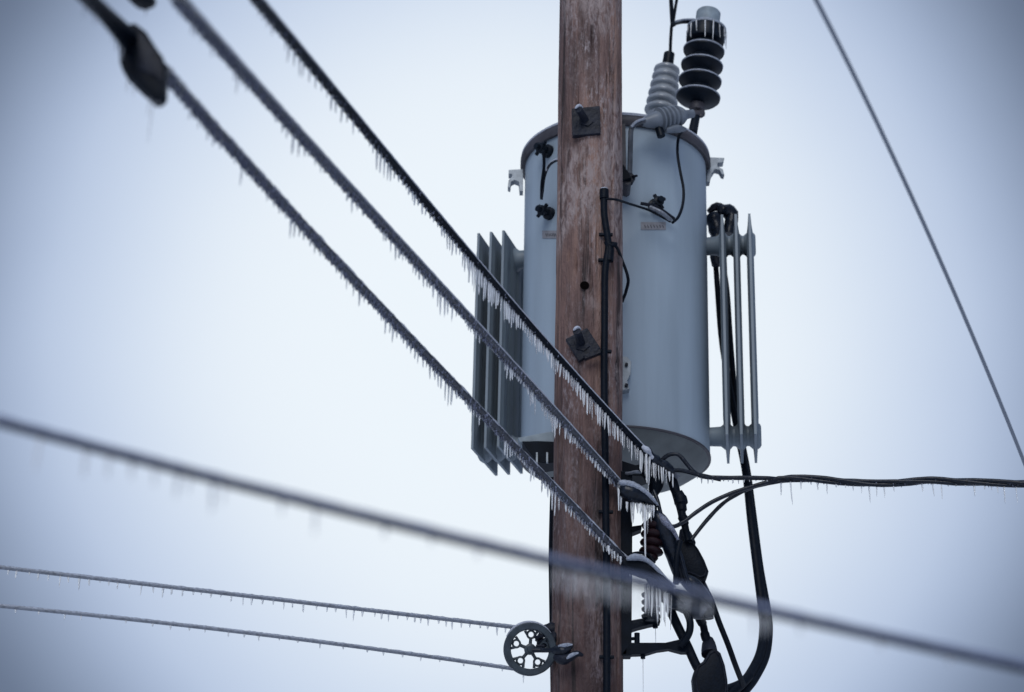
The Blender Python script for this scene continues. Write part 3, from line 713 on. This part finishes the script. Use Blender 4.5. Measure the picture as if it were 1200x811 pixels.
MB().tube(WP([(767, 664, 8.34), (763, 700, 8.36)]), .010, 8).build('spool_pin', M_RACK, rk)
MB().tube(spline(WP([(736, 652, 8.34), (743, 648.5, 8.32), (753, 648, 8.32), (761, 651, 8.33), (767, 660, 8.33)]), 5), .007, 8).build('tie_wire', M_BLACK, rk)

# ------------------------------------------------------------------ dead-end clamps with their ice
def clump(parent, x0, x1, y0, y1, n, lo, hi, Y, w=1.25):
    for i in range(n):
        t = (i + random.uniform(.1, .9)) / n; m_ = .0037
        p = W(x0 + (x1 - x0) * t, y0 + (y1 - y0) * t - 2, Y + random.uniform(-.02, .02))
        icicle(p, w * m_ * random.uniform(.8, 1.4), random.uniform(lo, hi) * m_, parent)
# A: end of the uppermost wire
dA = thing('dead_end_clamp', W(765, 545, 8.33), 'dark iced clamp ending the uppermost slanting wire under the tank', 'wire clamp', 'dead end clamps right of the pole')
MB().tube(spline(WP([(754, 526, 8.31), (761, 532, 8.32), (768, 540, 8.34), (778, 547, 8.36), (790, 555, 8.37)]), 5), [.018, .02, .022, .024, .022, .018, .016, .018, .022, .026, .028, .024, .022, .024, .028, .03, .028, .026, .024, .02, .014], 12).build('clamp_body', M_BLACKICE, dA)
MB().tube(spline(WP([(752, 523, 8.29), (760, 529, 8.30), (764, 536, 8.32), (772, 543, 8.33)]), 5), [.006, .01, .012, .014, .014, .013, .010, .008, .008, .010, .012, .010, .008, .006, .005, .004], 10).build('ice_cap', M_RIME, dA)
MB().tube(spline(WP([(750, 548, 8.38), (762, 556, 8.40), (768, 566, 8.40), (766, 580, 8.40)]), 4), [.02, .026, .03, .034, .036, .038, .04, .036, .038, .034, .03, .024, .018], 10).build('clamp_shoe', M_RACK, dA)
MB().tube(spline(WP([(724, 553, 8.45), (735, 555, 8.4), (745, 553, 8.38), (757, 554, 8.38)]), 4), .008, 8).build('tie_wire', M_GREYWIRE, dA)
MB().tube(spline(WP([(768, 536, 8.35), (776, 543, 8.38), (786, 551, 8.39), (795, 560, 8.4)]), 4), .012, 8).build('strap', M_GREYWIRE, dA)
clump(dA, 757, 763, 534, 538, 3, 30, 44, 8.30, 1.2); clump(dA, 762, 790, 542, 558, 10, 8, 22, 8.32, 1.0)
icicle(W(758.5, 545, 8.30), .0045, .165, dA)
# B: middle, ice-capped
dB = thing('dead_end_clamp', W(748, 575, 8.29), 'pale ice capped clamp ending the middle slanting wire beside the pole', 'wire clamp', 'dead end clamps right of the pole')
MB().tube(spline(WP([(727, 572, 8.28), (736, 577, 8.28), (748, 581, 8.29), (760, 586, 8.30), (770, 591, 8.31)]), 5), [.02, .028, .034, .038, .04, .042, .044, .044, .043, .042, .04, .038, .036, .034, .03, .028, .026, .022, .018, .014, .01], 14, sq=.85).build('clamp_body', M_BLACKICE, dB)
MB().tube(spline(WP([(725, 565, 8.26), (734, 567, 8.26), (744, 570, 8.26), (756, 577, 8.27), (765, 585, 8.28), (771, 592, 8.30)]), 4), [.010, .015, .019, .022, .021, .024, .023, .025, .021, .022, .020, .020, .017, .016, .014, .013, .012, .010, .008, .007, .005], 12, sq=.7).build('ice_cap', M_GLAZE, dB)
clump(dB, 724, 729, 574, 580, 3, 14, 26, 8.27, 1.3); clump(dB, 733, 768, 590, 595, 15, 8, 30, 8.28, 1.2); icicle(W(755.5, 592, 8.27), .0062, .235, dB); icicle(W(759, 592, 8.29), .005, .12, dB)
MB().tube(WP([(726, 566, 8.28), (728.5, 579, 8.28)]), [.013, .008], 8).build('ice_cap', M_ICE, dB)
# C: lowest, black with an ice cap
dC = thing('dead_end_clamp', W(755, 668, 8.29), 'black dome shaped clamp with smooth ice on top ending the lowest slanting wire', 'wire clamp', 'dead end clamps right of the pole')
px = [(731, 655), (738, 652.5), (746, 652), (754, 654), (762, 658), (768, 663), (776, 672), (784, 680), (790, 686), (790, 690), (778, 682), (768, 676), (752, 672), (738, 667), (728, 660)]
MB().prism([W(x, y, 8.26) for x, y in px], (0, .075, 0)).build('clamp_body', M_RACK, dC, True, .008)
MB().tube(spline(WP([(734, 655.5, 8.25), (742, 653, 8.25), (750, 653.5, 8.25), (760, 658, 8.26), (769, 666, 8.26), (780, 678, 8.28), (792, 688, 8.29)]), 4), [.008, .013, .018, .021, .023, .024, .023, .022, .021, .02, .018, .016, .015, .014, .014, .014, .014, .015, .014, .013, .012, .011, .01, .009, .006], 12, sq=.6).build('ice_cap', M_GLAZE, dC)
MB().tube(spline(WP([(760, 676, 8.28), (772, 690, 8.30), (784, 702, 8.32), (800, 712, 8.34)]), 5), [.014, .018, .02, .022, .024, .026, .028, .03, .03, .03, .028, .026, .026, .024, .022, .02], 12).build('strap', M_BLACKICE, dC)
clump(dC, 755, 788, 686, 700, 13, 20, 40, 8.27, 1.2); clump(dC, 706, 728, 636, 655, 7, 6, 16, 8.24, 1.1)

# ------------------------------------------------------------------ twisted service cable to the right
tw = thing('twisted_cable', W(905, 562, 8.35), 'black twisted cable leaving the pole hardware and running off to the right', 'cable')
main = spline(WP([(912, 562, 8.36), (930, 560.5, 8.35), (960, 562, 8.33), (996, 565, 8.3), (1020, 566.5, 8.28), (1050, 565.5, 8.25), (1092, 563, 8.22), (1125, 564.5, 8.2), (1165, 566, 8.16), (1206, 567, 8.12)]), 8)
main = extend(main, 4, False)
lead_in = [spline(WP([(776, 539, 8.38), (783, 533.5, 8.37), (791, 532, 8.36), (797, 534.5, 8.36), (805, 544, 8.36), (814, 554, 8.36), (826, 559, 8.36), (850, 560, 8.36), (880, 560, 8.36), (900, 560.5, 8.36)]), 5),
           spline(WP([(766, 575, 8.36), (771, 588, 8.35), (775, 604, 8.35), (781, 614, 8.35), (790, 617, 8.35), (802, 611, 8.36), (815, 601, 8.36), (835, 588, 8.37), (860, 577, 8.37), (885, 569, 8.37), (900, 565, 8.37)]), 5),
           spline(WP([(810, 633, 8.42), (816, 625, 8.42), (828, 610, 8.42), (845, 592, 8.41), (862, 580, 8.40), (882, 571, 8.39), (900, 566.5, 8.38)]), 5)]
for k in range(3):
    path = []; dist = 0; rh = .0088
    for i, p in enumerate(main):
        if i: dist += (p - main[i - 1]).length
        q = 2 * math.pi * (dist / .72 + k / 3) + .6
        path.append(p + Vector((0, math.cos(q) * rh, math.sin(q) * rh)))
    path = resample(path[:-1], .03) + [path[-1]]
    full = lead_in[k] + path
    # ease from the lead into the twist
    full = resample(full, .012)
    MB().tube(full, [(.0098 if k == 0 else .0090) * (1 + .16 * noise.noise(Vector((i * .23, k * 3.1, 0)))) for i in range(len(full))], 10).build('conductor', M_BLACKICE, tw)
MB().tube(spline(WP([(768, 540, 8.36), (784, 550, 8.36), (800, 551.5, 8.36), (822, 557, 8.36), (845, 562, 8.36)]), 5), .010, 8).build('conductor', M_BLACKICE, tw)
beads([p + Vector((0, 0, .004)) for p in main[:-1]], .019, tw, 160, .0045)
hang(main[:-1], tw, lambda x: (9, 2, 24, 1.3), .018, .62)
hang(lead_in[0], tw, lambda x: (6, 2, 7, 1) if x > 800 else (0, 0, 0, 0), .010, .7)

# ------------------------------------------------------------------ jumpers and covered splices hanging right of the pole
def jumper(label, cs, r, m=M_BLACK, cat='cable', rs=None):
    p = spline(WP(cs), 6); t = thing('jumper_cable', p[0], label, cat)
    MB().tube(p, rs and resize(rs, len(p)) or r, 12).build('cable', m, t); return t
jumper('short dark cable hanging from the tank underside to the upper splice cover', [(786, 556, 8.42), (790, 570, 8.42), (796, 590, 8.42), (800, 606, 8.42), (803, 618, 8.42), (806, 634, 8.42)], .018, rs=[.020, .022, .02, .018, .020, .016, .014])
t = jumper('lumpy splice alongside the cable above the upper splice cover', [(792, 576, 8.40), (797, 584, 8.40), (799, 596, 8.40), (800, 606, 8.40), (804, 612, 8.40)], .02, rs=[.010, .026, .030, .022, .016, .022, .012])
jumper('thin cable running down from the upper splice cover to the big cable loop', [(820, 676, 8.5), (827, 690, 8.5), (834, 705, 8.5), (843, 730, 8.5), (853, 755, 8.52), (862, 780, 8.6), (871, 803, 8.75)], .0125)
jumper('thick dark cable running down into the lowest splice cover', [(783, 708, 8.42), (790, 725, 8.42), (798, 742, 8.42), (806, 758, 8.42), (815, 778, 8.42), (822, 790, 8.42)], .020)
jumper('twisted cable joining the grey splice to the lowest cover', [(818, 722, 8.45), (824, 733, 8.45), (827, 747, 8.45), (832, 757, 8.45), (836, 768, 8.45)], .018, rs=[.018, .02, .016, .020, .015, .019, .02])
jumper('small black cable curl hooked over the lowest rack arm', [(804, 716, 8.36), (808.5, 728, 8.36), (808, 740, 8.36), (803, 750, 8.37), (797, 757, 8.38)], .0155)
def pod(name, label, poly, Y, th, m, bevel=.02):
    ctr = W(sum(p[0] for p in poly) / len(poly), sum(p[1] for p in poly) / len(poly), Y)
    t = thing(name, ctr, label, 'splice cover')
    o = MB().prism([W(x, y, Y) for x, y in poly], (0, th, 0)).build('cover', m, t, True, bevel)
    top = W(poly[0][0] * .5 + poly[2][0] * .5, min(p[1] for p in poly) + 1, Y + th / 2); d = (top - ctr).normalized()
    MB().tube([top - d * .035, top - d * .01, top + d * .02, top + d * .045], [.036, .034, .029, .021], 12).build('tape_wrap', M_IRON, t)
    seam = [W(x, y, Y - .001) for x, y in poly]; c0 = sum(seam, Vector()) / len(seam)
    MB().tube([c0 + (p - c0) * .84 for p in seam + seam[:2]], .0032, 6).build('moulded_seam', M_IRON, o)
    return t
pod('splice_cover', 'black paddle shaped splice cover hanging beside the red spool insulator', [(796, 633), (803, 630), (812, 633), (819, 642), (826, 655), (831, 668), (829, 677), (822, 680), (814, 676), (802, 672), (797, 662), (793, 648), (792, 638)], 8.44, .10, M_BLACK)
pod('splice_cover', 'black bag shaped splice cover hanging at the bottom edge of the picture', [(824, 774), (831, 762), (838, 758), (845, 764), (850, 778), (853, 795), (854, 812), (850, 822), (820, 824), (814, 812), (812, 792), (815, 780)], 8.40, .11, M_BLACK)
# slanting dark sleeve between the red spool and the upper cover
sl = thing('splice_sleeve', W(785, 650, 8.36), 'long dark icy sleeve slanting down past the red spool insulator', 'splice sleeve')
MB().tube(spline(WP([(766, 600, 8.34), (774, 612, 8.34), (782, 628, 8.35), (788, 645, 8.36), (794, 662, 8.37), (800, 682, 8.38)]), 5), [.020, .028, .034, .038, .042, .044, .046, .048, .05, .05, .05, .05, .048, .048, .046, .046, .045, .044, .044, .044, .043, .042, .04, .038, .036, .03], 14, sq=.8).build('sleeve', M_BLACKICE, sl)
MB().tube(spline(WP([(772, 602, 8.31), (780, 612, 8.30), (789, 622, 8.30), (795, 634, 8.31), (797, 648, 8.32)]), 4), [.004, .01, .014, .018, .018, .016, .014, .012, .010, .009, .008, .007, .006, .006, .005, .004, .003], 10).build('ice_cap', M_BEAD, sl)
MB().tube(spline(WP([(797, 634, 8.30), (793, 655, 8.30), (792, 685, 8.32)]), 5), .0125, 10).build('cable', M_BLACK, sl)
MB().tube(spline(WP([(797, 648, 8.30), (803, 670, 8.31), (808, 686, 8.32)]), 5), .0085, 10).build('cable', M_BLACKICE, sl)
gs = thing('splice_sleeve', W(808, 710, 8.36), 'grey lumpy splice sleeve behind the blurred foreground wire', 'splice sleeve')
MB().tube(spline(WP([(778, 700, 8.38), (790, 702, 8.38), (803, 706, 8.38), (815, 712, 8.38), (826, 717, 8.38), (834, 722, 8.38)]), 4), [.026, .036, .044, .05, .054, .056, .056, .056, .058, .058, .06, .06, .06, .058, .055, .05, .045, .04, .035, .03, .02], 14, sq=.8).build('sleeve', M_SPLICE, gs)
MB().tube(WP([(829, 714, 8.36), (830, 725, 8.36)]), [.022, .024], 10).build('end_plug', M_BLACK, gs)
MB().tube(spline(WP([(798, 676, 8.37), (812, 686, 8.38), (824, 700, 8.40), (831, 714, 8.41)]), 4), [.02, .03, .036, .04, .042, .042, .04, .04, .038, .034, .03, .024, .016], 12, sq=.8).build('sleeve', M_BLACKICE, gs)
# thin frozen threads hanging from the rack arms
th_ = MB()
# cable behind the pole
bc = thing('riser_cable', W(646, 700, 8.62), 'thin dark cable just visible behind the left edge of the pole', 'cable')
MB().tube(spline(WP([(648, 560, 8.62), (646.5, 600, 8.60), (645.5, 650, 8.60), (646, 700, 8.60), (648, 830, 8.60)]), 5), .010, 8).build('cable', M_BLACK, bc)
icicle(W(753.5, 772, RY + .02), .0016, .25, rk); icicle(W(768, 736, RY + .02), .0016, .10, rk)
# twin wires rising out of the frame above the porcelain bushing
ov = thing('tap_wire', W(788, 28, BY - .02), 'pair of black tap wires coming down from above to the porcelain bushing', 'wire')
for cs in ([(788, 29, BY - .03), (787, 12, BY - .03), (786, -6, BY - .03)], [(788.5, 29, BY - .03), (791, 12, BY - .03), (794, -6, BY - .03)]):
    MB().tube(extend(spline(WP(cs), 4), 1.2, False), .011 if cs[2][0] < 790 else .008, 8).build('wire', M_BLACK, ov)
